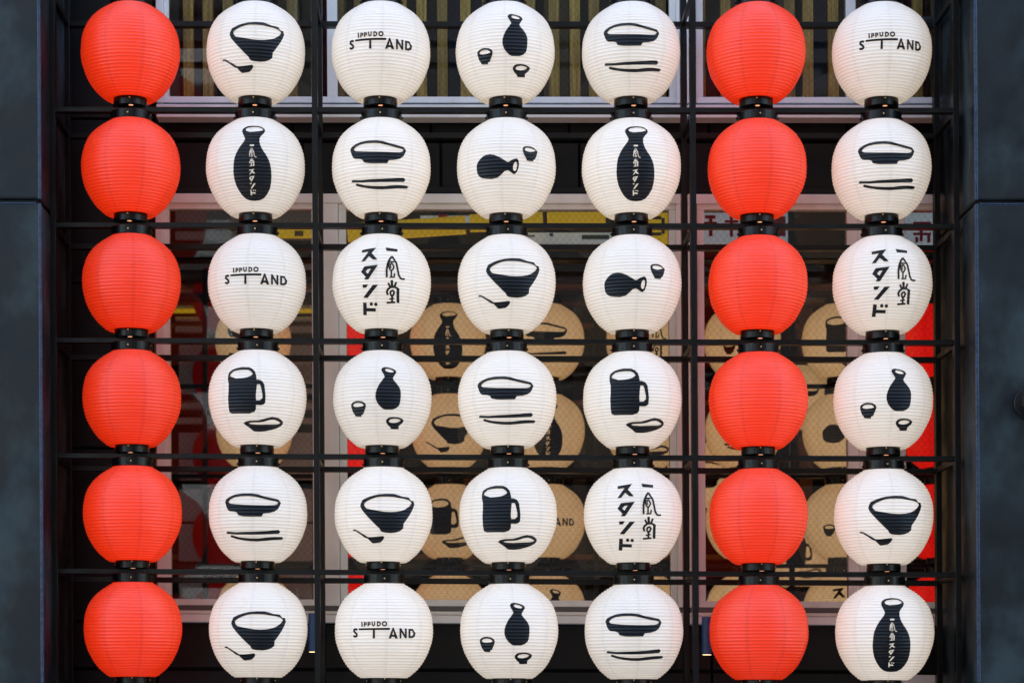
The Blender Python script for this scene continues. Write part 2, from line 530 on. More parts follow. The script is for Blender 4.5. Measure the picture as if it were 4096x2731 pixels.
up_sill = ((383, 407, 0, None), (408, 414, 0.03, m_gask), (414, 466, -0.012, m_alu))
lo_sill = ((2396, 2421, 0, None), (2422, 2442, 0.02, m_gask), (2442, 2456, 0.004, m_alu), (2457, 2489, -0.02, m_alu))
window('wide upper window with pine slats, left and centre of the top row', 631, 2752, -330, 466, (30, 20), (38, 26), (40, 30), up_sill, ((1316, 1357),))
window('short upper window with pine slats behind the right red column', 2756, 3800, -330, 466, (34, 28), (30, 20), (40, 30), up_sill, ((3394, 3432),))
window('lower window nearest the left pillar, dark red lanterns behind it', 625, 1290, 771, 2489, (30, 24), (22, 16), (38, 22), lo_sill)
window('wide central lower window with amber lanterns glowing behind it', 1294, 2752, 771, 2489, (62, 30), (44, 26), (38, 22), lo_sill)
window('lower window behind the right red lantern column', 2756, 3508, 771, 2489, (34, 28), (70, 44), (38, 22), lo_sill)
window('narrow lower window beside the right pillar showing red lanterns', 3512, 3800, 771, 2489, (80, 30), (24, 16), (38, 22), lo_sill)
window('white window head at the bottom right corner below the black band', 3606, 3800, 2687, 3600, (24, 16), (24, 16), (40, 26),
       ((3540, 3560, 0, None), (3561, 3570, 0.02, m_gask), (3570, 3600, -0.01, m_alu)))

# pine slat screen behind the upper windows
sc0 = at(2200, 420, 0.66)
scr = thing('slat_screen', 'row of upright pine slats behind the upper windows', 'slat screen', (sc0[0], 0.66, sc0[2]))
pitch = 86.0
first = pbox('slat', -21, 21, -400, 440, 0.66, 0.685, m_wood, None, 0.002)
base_me = first.data
for v in base_me.vertices:
    v.co = v.co - Vector((at(0, 0, 0.66)[0], 0.66, sc0[2]))
n = 0
for i in range(37):
    px = 668 + i * pitch + random.uniform(-9, 9)
    o = first if n == 0 else first.copy()
    if n:
        C.objects.link(o)
    o.parent = scr
    o.location = (at(px, 0, 0.66)[0] - sc0[0], random.uniform(-0.004, 0.004), 0)
    n += 1
for yy in (-380, 425):
    pbox('rail', 620, 3790, yy - 12, yy + 12, 0.69, 0.715, m_wood, scr, 0.002)

fab = thing('fabric_panels', 'grey, navy and maroon fabric hanging behind the pine slats', 'fabric', (0, 0.80, sc0[2]))
fcol = [new_mat('fabric_%d' % i, c, 0.8)[0] for i, c in enumerate(((0.30, 0.31, 0.31), (0.02, 0.035, 0.08), (0.11, 0.015, 0.03), (0.03, 0.03, 0.032), (0.20, 0.17, 0.10)))]
xx = 640
while xx < 3760:
    w = random.uniform(60, 260)
    pbox('fabric', xx, min(xx + w, 3790), -390, 432, 0.80 + random.uniform(0, 0.04), 0.86, random.choice(fcol), fab)
    xx += w + random.choice((0, 3, 50))

# ------------------------------------------------------------------ the rooms behind the glass
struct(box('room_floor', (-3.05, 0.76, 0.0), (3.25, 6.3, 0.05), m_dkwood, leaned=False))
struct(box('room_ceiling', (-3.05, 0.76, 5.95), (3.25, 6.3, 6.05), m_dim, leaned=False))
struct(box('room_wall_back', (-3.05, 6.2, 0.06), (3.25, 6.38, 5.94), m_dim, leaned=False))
beams = thing('ceiling_beams', 'dark timber beams crossing the room inside above the lanterns', 'beam', (0, 3.2, 3.9))
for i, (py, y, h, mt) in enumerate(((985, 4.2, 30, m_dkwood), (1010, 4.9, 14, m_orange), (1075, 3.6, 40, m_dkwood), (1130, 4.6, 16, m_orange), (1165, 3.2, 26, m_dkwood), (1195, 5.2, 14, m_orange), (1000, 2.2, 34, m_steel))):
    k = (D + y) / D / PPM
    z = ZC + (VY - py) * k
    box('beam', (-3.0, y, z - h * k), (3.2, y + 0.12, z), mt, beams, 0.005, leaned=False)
back = thing('back_bar_shelf', 'dim timber bar shelf at the back of the room inside', 'shelf', (0, 5.7, 0.06))
for i in range(9):
    xx = -2.9 + i * 0.74
    box('upright', (xx, 5.78, 0.06), (xx + 0.09, 5.95, 4.25), m_orange if i % 3 == 1 else m_dkwood, back, 0.004, leaned=False)
for zz in (0.95, 1.5, 2.05, 2.6, 3.15, 3.6, 4.1):
    box('board', (-2.98, 5.68, zz), (3.18, 6.1, zz + 0.035), m_orange, back, 0.003, leaned=False)

# ------------------------------------------------------------------ lantern parts
HZ = 0.189
raw = [(.190, .084), (.184, .0945), (.177, .1057), (.163, .127), (.149, .1445), (.132, .1620), (.1117, .1760), (.089, .187), (.0604, .1955), (.040, .1990),
       (.020, .2005), (.003, .2012), (-.014, .2008), (-.034, .1990), (-.0536, .1952), (-.0764, .1885), (-.095, .1812), (-.1106, .1735), (-.133, .1610), (-.150, .1490),
       (-.165, .1360), (-.178, .1205), (-.188, .1090), (-.1950, .0990), (-.1975, .088), (-.192, .069)]
rz = np.array([z * HZ / 0.1917 - 0.0005 for z, r in raw])
rr = np.array([r * 1.004 for z, r in raw])
# resample smoothly by arc length
arc = np.concatenate([[0], np.cumsum(np.hypot(np.diff(rz), np.diff(rr)))])
fine = np.linspace(0, arc[-1], 1500)
fz, fr_ = np.interp(fine, arc, rz), np.interp(fine, arc, rr)
ker = np.hanning(61)
ker /= ker.sum()
def sm(a):
    p = np.concatenate([2 * a[0] - a[1:31][::-1], a, 2 * a[-1] - a[-31:-1][::-1]])
    return np.convolve(p, ker, 'valid')
fz, fr_ = sm(fz), sm(fr_)
NR = 36
SUB = (0.0, 0.13, 0.5, 0.87)
SAG = 0.0026
prof, hoopv = [], []
for k in range(NR):
    for t in SUB:
        s = (k + t) / NR * arc[-1]
        i = min(len(fine) - 2, max(1, int(s / arc[-1] * 1499)))
        z, r = np.interp(s, fine, fz), np.interp(s, fine, fr_)
        tz, tr_ = fz[i + 1] - fz[i - 1], fr_[i + 1] - fr_[i - 1]
        L = math.hypot(tz, tr_)
        nz, nr = tr_ / L, -tz / L        # outward normal (profile runs downwards)
        d = -SAG * 4 * t * (1 - t)
        prof.append((r + nr * d, z + nz * d))
        hoopv.append(1.0 if t == 0.0 else 0.0)
prof.append((fr_[-1], fz[-1]))
hoopv.append(1.0)
prof.reverse()
hoopv.reverse()
PZ = np.array([p[1] for p in prof])
PR = np.array([p[0] for p in prof])
order = np.argsort(PZ)
PZs, PRs = PZ[order], PR[order]
SEG = 96
sv, sf = lathe(prof, SEG, False, False)
me_shade = bpy.data.meshes.new('shade')
me_shade.from_pydata(sv, [], sf)
me_shade.polygons.foreach_set('use_smooth', [True] * len(me_shade.polygons))
att = me_shade.attributes.new('hoop', 'FLOAT', 'POINT')
att.data.foreach_set('value', np.repeat(np.array(hoopv, dtype=np.float32), SEG))
me_shade.materials.append(m_white)
me_shade.update()

def dented(seed):
    rg = random.Random(seed)
    wav = [(rg.randint(1, 5), rg.uniform(4, 22), rg.uniform(0, 6.28), rg.uniform(0.4, 1.0)) for _ in range(7)]
    m2 = me_shade.copy()
    m2.name = 'shade'
    hj = [rg.uniform(0, 0.0007) for _ in range(NR + 1)]
    n = len(m2.vertices)
    co = np.empty(n * 3, dtype=np.float32)
    m2.vertices.foreach_get('co', co)
    co = co.reshape(-1, 3)
    ang = np.arctan2(co[:, 1], co[:, 0])
    d = sum(a * np.sin(k * ang + f * co[:, 2] * 3 + p) for k, f, p, a in wav)
    d = (d - d.min()) / (d.max() - d.min())
    ring = np.repeat(np.interp(np.arange(len(prof)) / 4.0, np.arange(NR + 1), hj), SEG)
    rad = np.hypot(co[:, 0], co[:, 1])
    fade = np.clip((0.185 - np.abs(co[:, 2])) / 0.05, 0, 1)
    sc = 1 - (0.0024 * d + ring) * fade / rad
    co[:, 0] *= sc
    co[:, 1] *= sc
    m2.vertices.foreach_set('co', co.reshape(-1))
    m2.update()
    return m2
SHADES = [dented(i) for i in range(6)]
CAPH, BARH, CAPT = 0.040, 0.02, 0.0370
PITCH = 0.46909
PAPH = 2 * HZ
ZTC = PITCH - BARH - CAPT            # foot of the top cap
ZPAP = ZTC + 0.001 - HZ                    # paper centre above the lantern's base
RT, RB = 0.0825, 0.0685
me_tcap = lathe_mesh('top_cap', [(RT - 0.004, 0.0), (RT, 0.002), (RT, CAPT - 0.003), (RT - 0.003, CAPT)], m_cap, 48)
me_bcap = lathe_mesh('bottom_cap', [(RB - 0.0025, 0.0), (RB, 0.0025), (RB, CAPH + 0.004), (RB - 0.002, CAPH + 0.006)], m_cap, 48)
me_screw = lathe_mesh('screw', [(0.0032, 0.0), (0.0032, 0.0012), (0.0022, 0.0024), (0.0006, 0.0028)], m_brass, 10)
me_bscrew = lathe_mesh('screw', [(0.0045, 0.0), (0.0045, 0.004), (0.003, 0.006)], m_cap, 10)
me_vent = lathe_mesh('vent_hole', [(0.0095, 0.0), (0.0095, 0.0006)], m_vent, 16)

# ------------------------------------------------------------------ the printed designs
CR = 1568 / 440.0
def ell(cx, cy, r, n=14):
    return [(cx + r * math.cos(2 * math.pi * i / n), cy + r * math.sin(2 * math.pi * i / n)) for i in range(n)]
def area(p):
    return sum(p[i][0] * p[(i + 1) % len(p)][1] - p[(i + 1) % len(p)][0] * p[i][1] for i in range(len(p))) / 2
def orient(p, pos=True):
    return p if (area(p) > 0) == pos else p[::-1]
def stroke(pts, w):
    res = []
    for a, bb in zip(pts, pts[1:]):
        dx, dy = bb[0] - a[0], bb[1] - a[1]
        L = math.hypot(dx, dy) or 1
        nx, ny = -dy / L * w / 2, dx / L * w / 2
        res.append([(a[0] + nx, a[1] + ny), (bb[0] + nx, bb[1] + ny), (bb[0] - nx, bb[1] - ny), (a[0] - nx, a[1] - ny)])
    for a in pts[1:-1]:
        res.append(ell(a[0], a[1], w / 2, 10))
    return res
def xf(polys, src, dst):
    x0, y0, x1, y1 = src
    a0, b0, a1, b1 = dst
    return [[(a0 + (x - x0) / (x1 - x0) * (a1 - a0), b0 + (y - y0) / (y1 - y0) * (b1 - b0)) for x, y in p] for p in polys]

ichi = [[(903, 322), (1068, 345), (1065, 380), (918, 370)]]
su = [[(563, 360), (768, 325), (705, 405), (790, 500), (735, 505), (668, 450), (610, 522), (557, 530), (662, 383), (566, 397)]]
ta = [[(610, 600), (803, 580), (665, 785), (607, 785), (630, 750), (560, 678)]]
ta_h = [[(655, 640), (705, 632), (658, 707), (625, 675)]]
nn = [[(582, 860), (660, 858), (632, 900), (585, 903)], [(730, 868), (805, 865), (650, 1042), (587, 1040)]]
do = [[(582, 1107), (630, 1110), (628, 1180), (760, 1188), (755, 1230), (625, 1222), (620, 1275), (573, 1270)], ell(700, 1128, 22), ell(765, 1132, 22)]
def fu(k=1.0):
    return (stroke([(930, 757), (929, 640), (942, 560), (966, 500), (998, 452)], 23 * k)
            + stroke([(998, 452), (1032, 505), (1062, 552), (1080, 640), (1096, 722), (1120, 765), (1150, 777), (1176, 770)], 21 * k)
            + stroke([(948, 541), (985, 530), (1030, 537)], 15 * k)
            + stroke([(963, 548), (958, 600), (972, 642), (996, 660), (1017, 640), (1029, 602), (1012, 572), (990, 545)], 17 * k)
            + stroke([(985, 555), (980, 600), (990, 625)], 13 * k)
            + stroke([(994, 660), (993, 745)], 18 * k)
            + stroke([(970, 755), (1033, 750), (1039, 695)], 16 * k))
def dou(k=1.0):
    return (stroke([(1001, 797), (1003, 885)], 30 * k) + stroke([(950, 836), (977, 895)], 23 * k) + stroke([(1062, 824), (1034, 890)], 24 * k)
            + stroke([(940, 1003), (928, 958), (945, 925), (985, 893), (1040, 890), (1088, 915)], 25 * k)
            + stroke([(1084, 910), (1080, 1000), (1077, 1107)], 34 * k)
            + stroke([(975, 985), (985, 950), (1015, 940), (1032, 965), (1015, 1005), (990, 1012), (975, 985)], 22 * k)
            + stroke([(1000, 1010), (996, 1092)], 24 * k) + stroke([(960, 1060), (1027, 1048)], 16 * k) + stroke([(920, 1110), (1038, 1100)], 22 * k))

DES = {}
DES['bowl'] = (3, 4, 775, 776,
    [[(500, 500), (570, 465), (640, 438), (720, 418), (830, 409), (945, 412), (1000, 428), (1060, 450), (1150, 468), (1185, 515), (1218, 522), (1230, 570), (1212, 625), (1180, 690), (1125, 775), (1080, 835), (1075, 905), (1030, 940), (975, 958), (910, 966), (830, 960), (785, 952), (760, 935), (748, 905), (700, 860), (640, 800), (580, 740), (530, 685), (490, 640), (467, 590), (475, 550)],
     [(357, 942), (375, 934), (400, 938), (470, 978), (520, 1005), (575, 1038), (640, 1035), (720, 1025), (790, 1016), (806, 1028), (800, 1050), (775, 1085), (745, 1108), (655, 1123), (640, 1120), (605, 1088), (575, 1055), (535, 1045), (480, 1005), (400, 955), (370, 955)]],
    [[(520, 545), (555, 515), (620, 480), (690, 455), (760, 443), (850, 442), (940, 448), (1010, 462), (1100, 480), (1160, 503), (1190, 530), (1195, 555), (1170, 590), (1110, 632), (1060, 650), (980, 663), (890, 665), (800, 660), (720, 648), (620, 633), (555, 622), (530, 600), (517, 570)]], [])
DES['mug'] = (5, 4, 780, 780,
    [[(430, 450), (445, 425), (490, 395), (540, 375), (620, 360), (725, 362), (770, 382), (810, 420), (828, 465), (842, 540), (875, 540), (920, 560), (950, 605), (960, 680), (970, 770), (965, 865), (945, 885), (905, 898), (835, 895), (832, 960), (810, 993), (740, 1018), (640, 1017), (560, 1017), (485, 1018), (448, 998), (437, 930), (430, 800), (437, 700), (437, 600), (424, 540), (422, 500)],
     [(650, 1157), (680, 1135), (740, 1122), (870, 1117), (930, 1100), (1000, 1078), (1060, 1065), (1140, 1077), (1175, 1100), (1197, 1130), (1192, 1155), (1165, 1185), (1110, 1215), (1040, 1240), (960, 1258), (880, 1268), (800, 1265), (770, 1247), (740, 1220), (690, 1187)]],
    [[(447, 490), (455, 455), (500, 415), (560, 400), (640, 393), (720, 396), (760, 418), (787, 450), (775, 475), (740, 495), (690, 512), (620, 522), (540, 526), (500, 510), (470, 500)],
     [(848, 603), (892, 600), (910, 640), (922, 700), (934, 760), (930, 805), (895, 835), (838, 835), (832, 770), (838, 690)],
     [(720, 1157), (760, 1142), (870, 1138), (940, 1128), (1010, 1105), (1080, 1095), (1125, 1112), (1167, 1138), (1150, 1160), (1100, 1168), (980, 1172), (860, 1177), (770, 1172), (735, 1165)]], [])
DES['bottle'] = (6, 7, 788, 812,
    [[(757, 385), (775, 355), (820, 332), (900, 320), (970, 325), (1030, 345), (1065, 375), (1075, 405), (1060, 440), (1030, 480), (1013, 515), (1015, 575), (1035, 640), (1075, 710), (1110, 760), (1140, 820), (1160, 880), (1170, 960), (1168, 1050), (1155, 1130), (1130, 1210), (1080, 1285), (1030, 1335), (970, 1362), (900, 1370), (830, 1365), (780, 1345), (735, 1305), (695, 1245), (660, 1170), (642, 1090), (635, 1000), (645, 880), (660, 800), (690, 730), (730, 660), (775, 600), (800, 565), (813, 530), (800, 495), (775, 450), (758, 415)]],
    [[(798, 375), (830, 350), (900, 337), (980, 338), (1040, 365), (1053, 390), (1000, 412), (930, 420), (870, 424), (815, 408)],
     [(884, 612), (946, 612), (944, 638), (882, 638)]]
    + xf(fu(1.35), (918, 443, 1178, 780), (880, 662, 984, 796)) + xf(dou(1.25), (913, 795, 1103, 1122), (876, 812, 950, 927))
    + xf(su, (555, 322, 790, 530), (868, 958, 956, 1035)) + xf(ta, (560, 578, 803, 787), (862, 1053, 944, 1128))
    + xf(nn, (580, 858, 805, 1043), (864, 1148, 949, 1219)) + xf(do, (573, 1105, 788, 1275), (856, 1233, 939, 1305)),
    xf(ta_h, (560, 578, 803, 787), (862, 1053, 944, 1128)))
DES['kanji'] = (5, 5, 778, 780, ichi + su + ta + nn + do + fu(1.12) + dou(1.05), ta_h, [])
DES['dish'] = (4, 4, 781, 794,
    [[(363, 595), (385, 550), (440, 515), (510, 485), (610, 468), (740, 465), (830, 475), (920, 505), (1030, 528), (1120, 552), (1155, 598), (1140, 640), (1115, 685), (1075, 715), (1000, 735), (915, 745), (890, 788), (720, 790), (640, 788), (560, 772), (540, 735), (500, 722), (430, 718), (405, 700), (385, 660), (372, 615)],
     [(383, 1030), (395, 1018), (520, 1025), (640, 1016), (800, 1010), (960, 1002), (1060, 992), (1125, 987), (1145, 1015), (1120, 1040), (1020, 1043), (880, 1047), (720, 1050), (520, 1052), (400, 1048), (385, 1045)],
     [(440, 1080), (455, 1067), (490, 1078), (560, 1097), (650, 1105), (740, 1110), (850, 1110), (940, 1098), (1080, 1090), (1165, 1092), (1182, 1108), (1160, 1126), (1050, 1130), (930, 1140), (820, 1148), (720, 1145), (620, 1135), (520, 1115), (450, 1095)]],
    [[(412, 585), (440, 550), (500, 520), (590, 503), (700, 497), (790, 503), (900, 528), (1000, 555), (1090, 572), (1125, 590), (1110, 620), (1060, 632), (950, 633), (800, 630), (650, 628), (520, 622), (440, 617), (418, 605)]], [])
DES['tokkuri'] = (4, 3, 783, 794,
    [[(775, 365), (790, 343), (825, 335), (880, 343), (940, 360), (975, 385), (985, 405), (965, 437), (940, 475), (935, 500), (960, 535), (995, 575), (1030, 625), (1048, 680), (1048, 760), (1040, 830), (1025, 880), (985, 915), (930, 935), (830, 935), (795, 920), (750, 880), (715, 830), (695, 770), (695, 710), (712, 650), (745, 580), (790, 520), (825, 470), (810, 435), (785, 395)],
     [(348, 870), (365, 845), (400, 825), (440, 817), (500, 825), (540, 850), (553, 880), (545, 920), (530, 960), (515, 1005), (492, 1012), (490, 1040), (430, 1037), (405, 1030), (400, 1010), (380, 990), (365, 950), (350, 905)],
     [(845, 1095), (865, 1065), (900, 1050), (950, 1046), (1010, 1050), (1060, 1065), (1092, 1090), (1075, 1125), (1045, 1150), (1020, 1170), (1020, 1212), (960, 1215), (915, 1212), (905, 1185), (875, 1160), (850, 1125)]],
    [[(820, 370), (845, 352), (890, 360), (935, 378), (955, 400), (930, 413), (885, 410), (840, 393)],
     [(370, 875), (395, 850), (440, 838), (490, 845), (520, 865), (525, 885), (490, 900), (430, 908), (385, 902)],
     [(878, 1100), (905, 1073), (960, 1063), (1010, 1068), (1045, 1080), (1052, 1095), (1020, 1118), (960, 1132), (910, 1128), (885, 1115)]], [])
DES['lying'] = (3, 5, 783, 776,
    [[(405, 745), (435, 690), (490, 635), (530, 615), (590, 605), (650, 612), (720, 640), (780, 675), (840, 712), (870, 710), (910, 682), (970, 660), (995, 680), (1005, 730), (998, 790), (975, 850), (945, 880), (920, 872), (880, 840), (845, 825), (800, 840), (750, 890), (700, 930), (620, 950), (540, 945), (480, 935), (435, 910), (412, 870), (405, 830), (402, 780)],
     [(1060, 520), (1075, 495), (1110, 485), (1160, 487), (1205, 505), (1235, 535), (1258, 555), (1252, 590), (1240, 635), (1222, 670), (1205, 675), (1203, 695), (1160, 693), (1120, 685), (1112, 660), (1085, 610), (1068, 565)]],
    [[(920, 780), (935, 725), (960, 703), (980, 715), (985, 755), (975, 815), (955, 845), (935, 840), (922, 815)],
     [(1083, 520), (1105, 503), (1150, 505), (1195, 518), (1238, 545), (1210, 562), (1160, 570), (1110, 558), (1090, 545)]], [])
DES['stand'] = (6, 3, 786, 812,
    [[(440, 783), (880, 772), (878, 800), (437, 806)], [(640, 784), (666, 784), (668, 920), (638, 920)],
     [(866, 922), (922, 770), (934, 770), (994, 922), (958, 922), (948, 897), (905, 897), (897, 922)],
     [(1019, 778), (1040, 778), (1095, 868), (1095, 783), (1120, 783), (1120, 918), (1098, 918), (1044, 832), (1044, 920), (1021, 920)],
     [(1146, 788), (1205, 790), (1243, 850), (1232, 895), (1195, 917), (1148, 915)]]
    + stroke([(414, 803), (396, 793), (372, 800), (368, 824), (388, 845), (408, 865), (408, 888), (388, 902), (360, 889)], 24)
    + stroke([(480, 690), (484, 757)], 15)
    + stroke([(519, 692), (517, 755)], 14) + stroke([(519, 697), (543, 703), (545, 722), (519, 731)], 13)
    + stroke([(571, 690), (571, 753)], 14) + stroke([(571, 695), (597, 700), (598, 720), (571, 728)], 13)
    + stroke([(627, 684), (630, 727), (647, 744), (664, 727), (664, 682)], 14)
    + [[(698, 680), (728, 682), (752, 702), (748, 732), (722, 752), (698, 752)]]
    + [ell(804, 714, 36, 20)],
    [[(930, 812), (943, 870), (915, 870)], [(1172, 812), (1198, 815), (1216, 850), (1208, 880), (1188, 892), (1172, 890)],
     [(713, 697), (726, 699), (736, 712), (733, 727), (722, 737), (713, 737)], ell(804, 714, 20, 16)], [])

rowc = {r: (208.7 + 462.05 * (r - 1)) for r in range(1, 7)}
colc = {c: 527.7 + 500.7 * (c - 1) for c in range(1, 8)}

def to_surface(pt, row, col, cx, cy):
    """photo point on a lantern -> (x, z) on its surface, relative to the paper's centre"""
    u, v = (pt[0] - cx) / CR / PPM, (cy - pt[1]) / CR / PPM
    xc, h = (colc[col] - VX) / PPM, (VY - rowc[row]) / PPM
    x, z = u, v
    for _ in range(30):
        r = float(np.interp(z, fz[::-1], fr_[::-1]))
        y = -math.sqrt(max(r * r - x * x, 0.0004))
        x = 0.5 * x + 0.5 * ((u + xc) * (D + y) / D - xc)
        z = 0.5 * z + 0.5 * ((v + h) * (D + y) / D - h)
    return x, z

def spread_ink(q, d):
    # ink bleeds a little past the stencil edge (to the right of each directed edge)
    n = len(q)
    res = []
    for i in range(n):
        a, c, bb = q[i - 1], q[i], q[(i + 1) % n]
        nx = ny = 0.0
        for u, w in ((a, c), (c, bb)):
            dx, dy = w[0] - u[0], w[1] - u[1]
            L = math.hypot(dx, dy) or 1.0
            nx += dy / L
            ny -= dx / L
        L = math.hypot(nx, ny) or 1.0
        res.append((c[0] + nx / L * d, c[1] + ny / L * d))
    return res

def print_mesh(name):
    row, col, cx, cy, pos, neg, isl = DES[name]
    polys = []
    for lst, sgn in ((pos, True), (neg, False), (isl, True)):
        for i, p in enumerate(lst):
            q = orient([to_surface(pt, row, col, cx, cy) for pt in p], sgn)
            d = 0.0006 if name in ('stand', 'kanji') else 0.0009
            if name == 'bottle' and (sgn is False and i > 0 or lst is isl):
                d = 0.0
            if not sgn and name in ('stand', 'kanji'):
                d = 0.0003
            polys.append(spread_ink(q, d))
    edges = []
    for p in polys:
        for i in range(len(p)):
            a, bb = p[i], p[(i + 1) % len(p)]
            if abs(a[1] - bb[1]) < 1e-9:
                continue
            if a[1] < bb[1]:
                edges.append((a[1], bb[1], a[0], bb[0], 1))
            else:
                edges.append((bb[1], a[1], bb[0], a[0], -1))
    zs = [e[0] for e in edges] + [e[1] for e in edges]
    z0, z1 = min(zs), max(zs)
    st = 0.0011
    lev = set(np.arange(z0, z1, st).tolist() + [z1])
    lev |= {float(z) for z in PZs if z0 < z < z1}
    lev |= set(zs)
    lev = sorted(lev)
    verts, faces, key = [], [], {}
    def vert(x, z):
        k = (round(x, 5), round(z, 6))
        if k not in key:
            r = float(np.interp(z, PZs, PRs)) + 0.0008
            key[k] = len(verts)
            verts.append((x, -math.sqrt(max(r * r - x * x, 1e-6)), z))
        return key[k]
    def xat(e, z):
        z = min(max(z, e[0]), e[1])
        t = (z - e[0]) / (e[1] - e[0])
        return e[2] + (e[3] - e[2]) * t
    for za, zb in zip(lev, lev[1:]):
        if zb - za < 4e-6:
            continue
        zm = (za + zb) / 2
        act = [e for e in edges if e[0] <= zm < e[1]]
        act.sort(key=lambda e: xat(e, zm))
        w = 0
        start = None
        for e in act:
            pw = w
            w += -e[4]                 # rising edges of a CCW shape lie on its right
            if pw <= 0 < w:
                start = e
            elif pw > 0 >= w and start is not None:
                a0, a1, b0, b1 = xat(start, za), xat(start, zb), xat(e, za), xat(e, zb)
                nx = max(1, int(max(abs(b0 - a0), abs(b1 - a1), abs(a1 - a0), abs(b1 - b0)) / 0.008) + 1)
                for i in range(nx):
                    t0, t1 = i / nx, (i + 1) / nx
                    q = (vert(a0 + (b0 - a0) * t0, za), vert(a0 + (b0 - a0) * t1, za),
                         vert(a1 + (b1 - a1) * t1, zb), vert(a1 + (b1 - a1) * t0, zb))
                    q = tuple(dict.fromkeys(q))
                    if len(q) >= 3:
                        faces.append(q)
                start = None
    me = bpy.data.meshes.new('print')
    me.from_pydata(verts, [], faces)
    me.polygons.foreach_set('use_smooth', [True] * len(me.polygons))
    me.materials.append(m_ink)
    me.update()
    return me

def pieces(me):
    bm = bmesh.new()
    bm.from_mesh(me)
    seen, out = set(), []
    for f0 in bm.faces:
        if f0.index in seen:
            continue
        grp, todo = [], [f0]
        seen.add(f0.index)
        while todo:
            f = todo.pop()
            grp.append(f)
            for v in f.verts:
                for g in v.link_faces:
                    if g.index not in seen:
                        seen.add(g.index)
                        todo.append(g)
        out.append([[v.index for v in f.verts] for f in grp])
    bm.free()
    res = []
    for grp in out:
        ids = sorted({i for f in grp for i in f})
        if len(grp) < 4:
            continue
        mp = {a: k for k, a in enumerate(ids)}
        m2 = bpy.data.meshes.new('print')
        m2.from_pydata([tuple(me.vertices[i].co) for i in ids], [], [[mp[i] for i in f] for f in grp])
        m2.polygons.foreach_set('use_smooth', [True] * len(m2.polygons))
        m2.materials.append(m_ink)
        m2.update()
        res.append(m2)
    return res
PRINT = {}
for k in DES:
    me = print_mesh(k)
    PRINT[k] = [me] if k == 'bottle' else pieces(me)

def add(name, me, parent, loc=(0, 0, 0), rot=(0, 0, 0), mat=None):
    o = bpy.data.objects.new(name, me)
    o.location = loc
    o.rotation_euler = rot
    if mat is not None:
        o.material_slots[0].link = 'OBJECT'
        o.material_slots[0].material = mat
    return link(o, parent)

def lantern(name, label, loc, mat, design=None, group=None, full=True, turn=0.0):
    t = thing(name, label, 'lantern', loc, group)
    k = random.uniform(0.995, 1.005)
    ph = random.uniform(-0.14, 0.14) + (R(16) if 'red' in mat.name else 0.0)
    t.rotation_euler = (random.gauss(0, 0.004), random.gauss(0, 0.005), 0)
    s = add('shade', random.choice(SHADES), t, (0, 0, ZPAP), (0, 0, R(270) + R(0) + ph), mat)
    s.scale = (k, k, 1.0)
    if design:
        for pm_ in PRINT[design]:
            p = add('letter' if design in ('kanji', 'stand') else 'print', pm_, t, (0, 0, ZPAP), (0, 0, turn))
            p.scale = (k, k, 1.0)
    add('top_cap', me_tcap, t, (0, 0, ZTC))
    bc = add('bottom_cap', me_bcap, t)
    j = random.uniform(-0.10, 0.10)
    def scr_(me, r, z, a, par=t, nm='screw'):
        add(nm, me, par, (r * math.sin(a), -r * math.cos(a), z), (R(90), 0, a))
    scr_(me_screw, RT - 0.0004, ZTC + CAPT * 0.5, j * 0.6)
    scr_(me_screw, RB - 0.0004, CAPH * 0.66, j)
    if full:
        for sg in (-1, 1):
            scr_(me_screw, RB - 0.0004, CAPH * 0.45, sg * R(88))
            scr_(me_bscrew, RT - 0.0004, ZTC + CAPT * 0.4, sg * R(88))
        add('vent_hole', me_vent, bc, (0.004 + j * 0.05, -0.046, -0.0005))
        add('vent_hole', me_vent, bc, (0.034, 0.024, -0.0005))
    return t

GRID = [
    ['red', 'bowl', 'stand', 'tokkuri', 'dish', 'red', 'stand'],
    ['red', 'bottle', 'dish', 'lying', 'bottle', 'red', 'dish'],
    ['red', 'stand', 'kanji', 'bowl', 'lying', 'red', 'kanji'],
    ['red', 'mug', 'tokkuri', 'dish', 'mug', 'red', 'tokkuri'],
    ['red', 'dish', 'bowl', 'mug', 'kanji', 'red', 'bowl'],
    ['red', 'bowl', 'stand', 'tokkuri', 'dish', 'red', 'bottle'],
]
WORDS = {'bowl': 'a deep bowl and spoon', 'stand': 'two lines of Latin lettering', 'tokkuri': 'an upright flask and two cups',
         'dish': 'a shallow dish and chopsticks', 'bottle': 'one tall black bottle', 'lying': 'a lying flask and one cup',
         'kanji': 'two columns of Japanese writing', 'mug': 'a beer mug and small dish'}
ROWN = ['top row', 'second row', 'third row', 'fourth row', 'fifth row', 'bottom row']
COLN = ['leftmost column', 'second column', 'third column', 'middle column', 'fifth column', 'sixth column', 'rightmost column']
BARZ = [ZC + (VY - (-22.35 + 462.05 * i)) / PPM for i in range(7)]      # bar centres, top to bottom
for r in range(6):
    base = BARZ[r + 1] + BARH / 2 + 0.0005
    for c in range(7):
        d = GRID[r][c]
        x = (colc[c + 1] - VX) / PPM
        zl = lean((x, 0, base))[2]
        x = lean((x, 0, base + ZPAP))[0] + random.uniform(-0.0015, 0.0015)
        if d == 'red':
            lab = 'plain red lantern, %s, %s' % (COLN[c], ROWN[r])
            lantern('paper_lantern', lab, (x, 0, zl), m_red, None, 'lanterns on the steel frame')
        else:
            lab = 'white lantern printed with %s, %s, %s' % (WORDS[d], ROWN[r], COLN[c])
            lantern('paper_lantern', lab, (x, 0, zl), m_white, d, 'lanterns on the steel frame', turn=random.uniform(-0.025, 0.025))

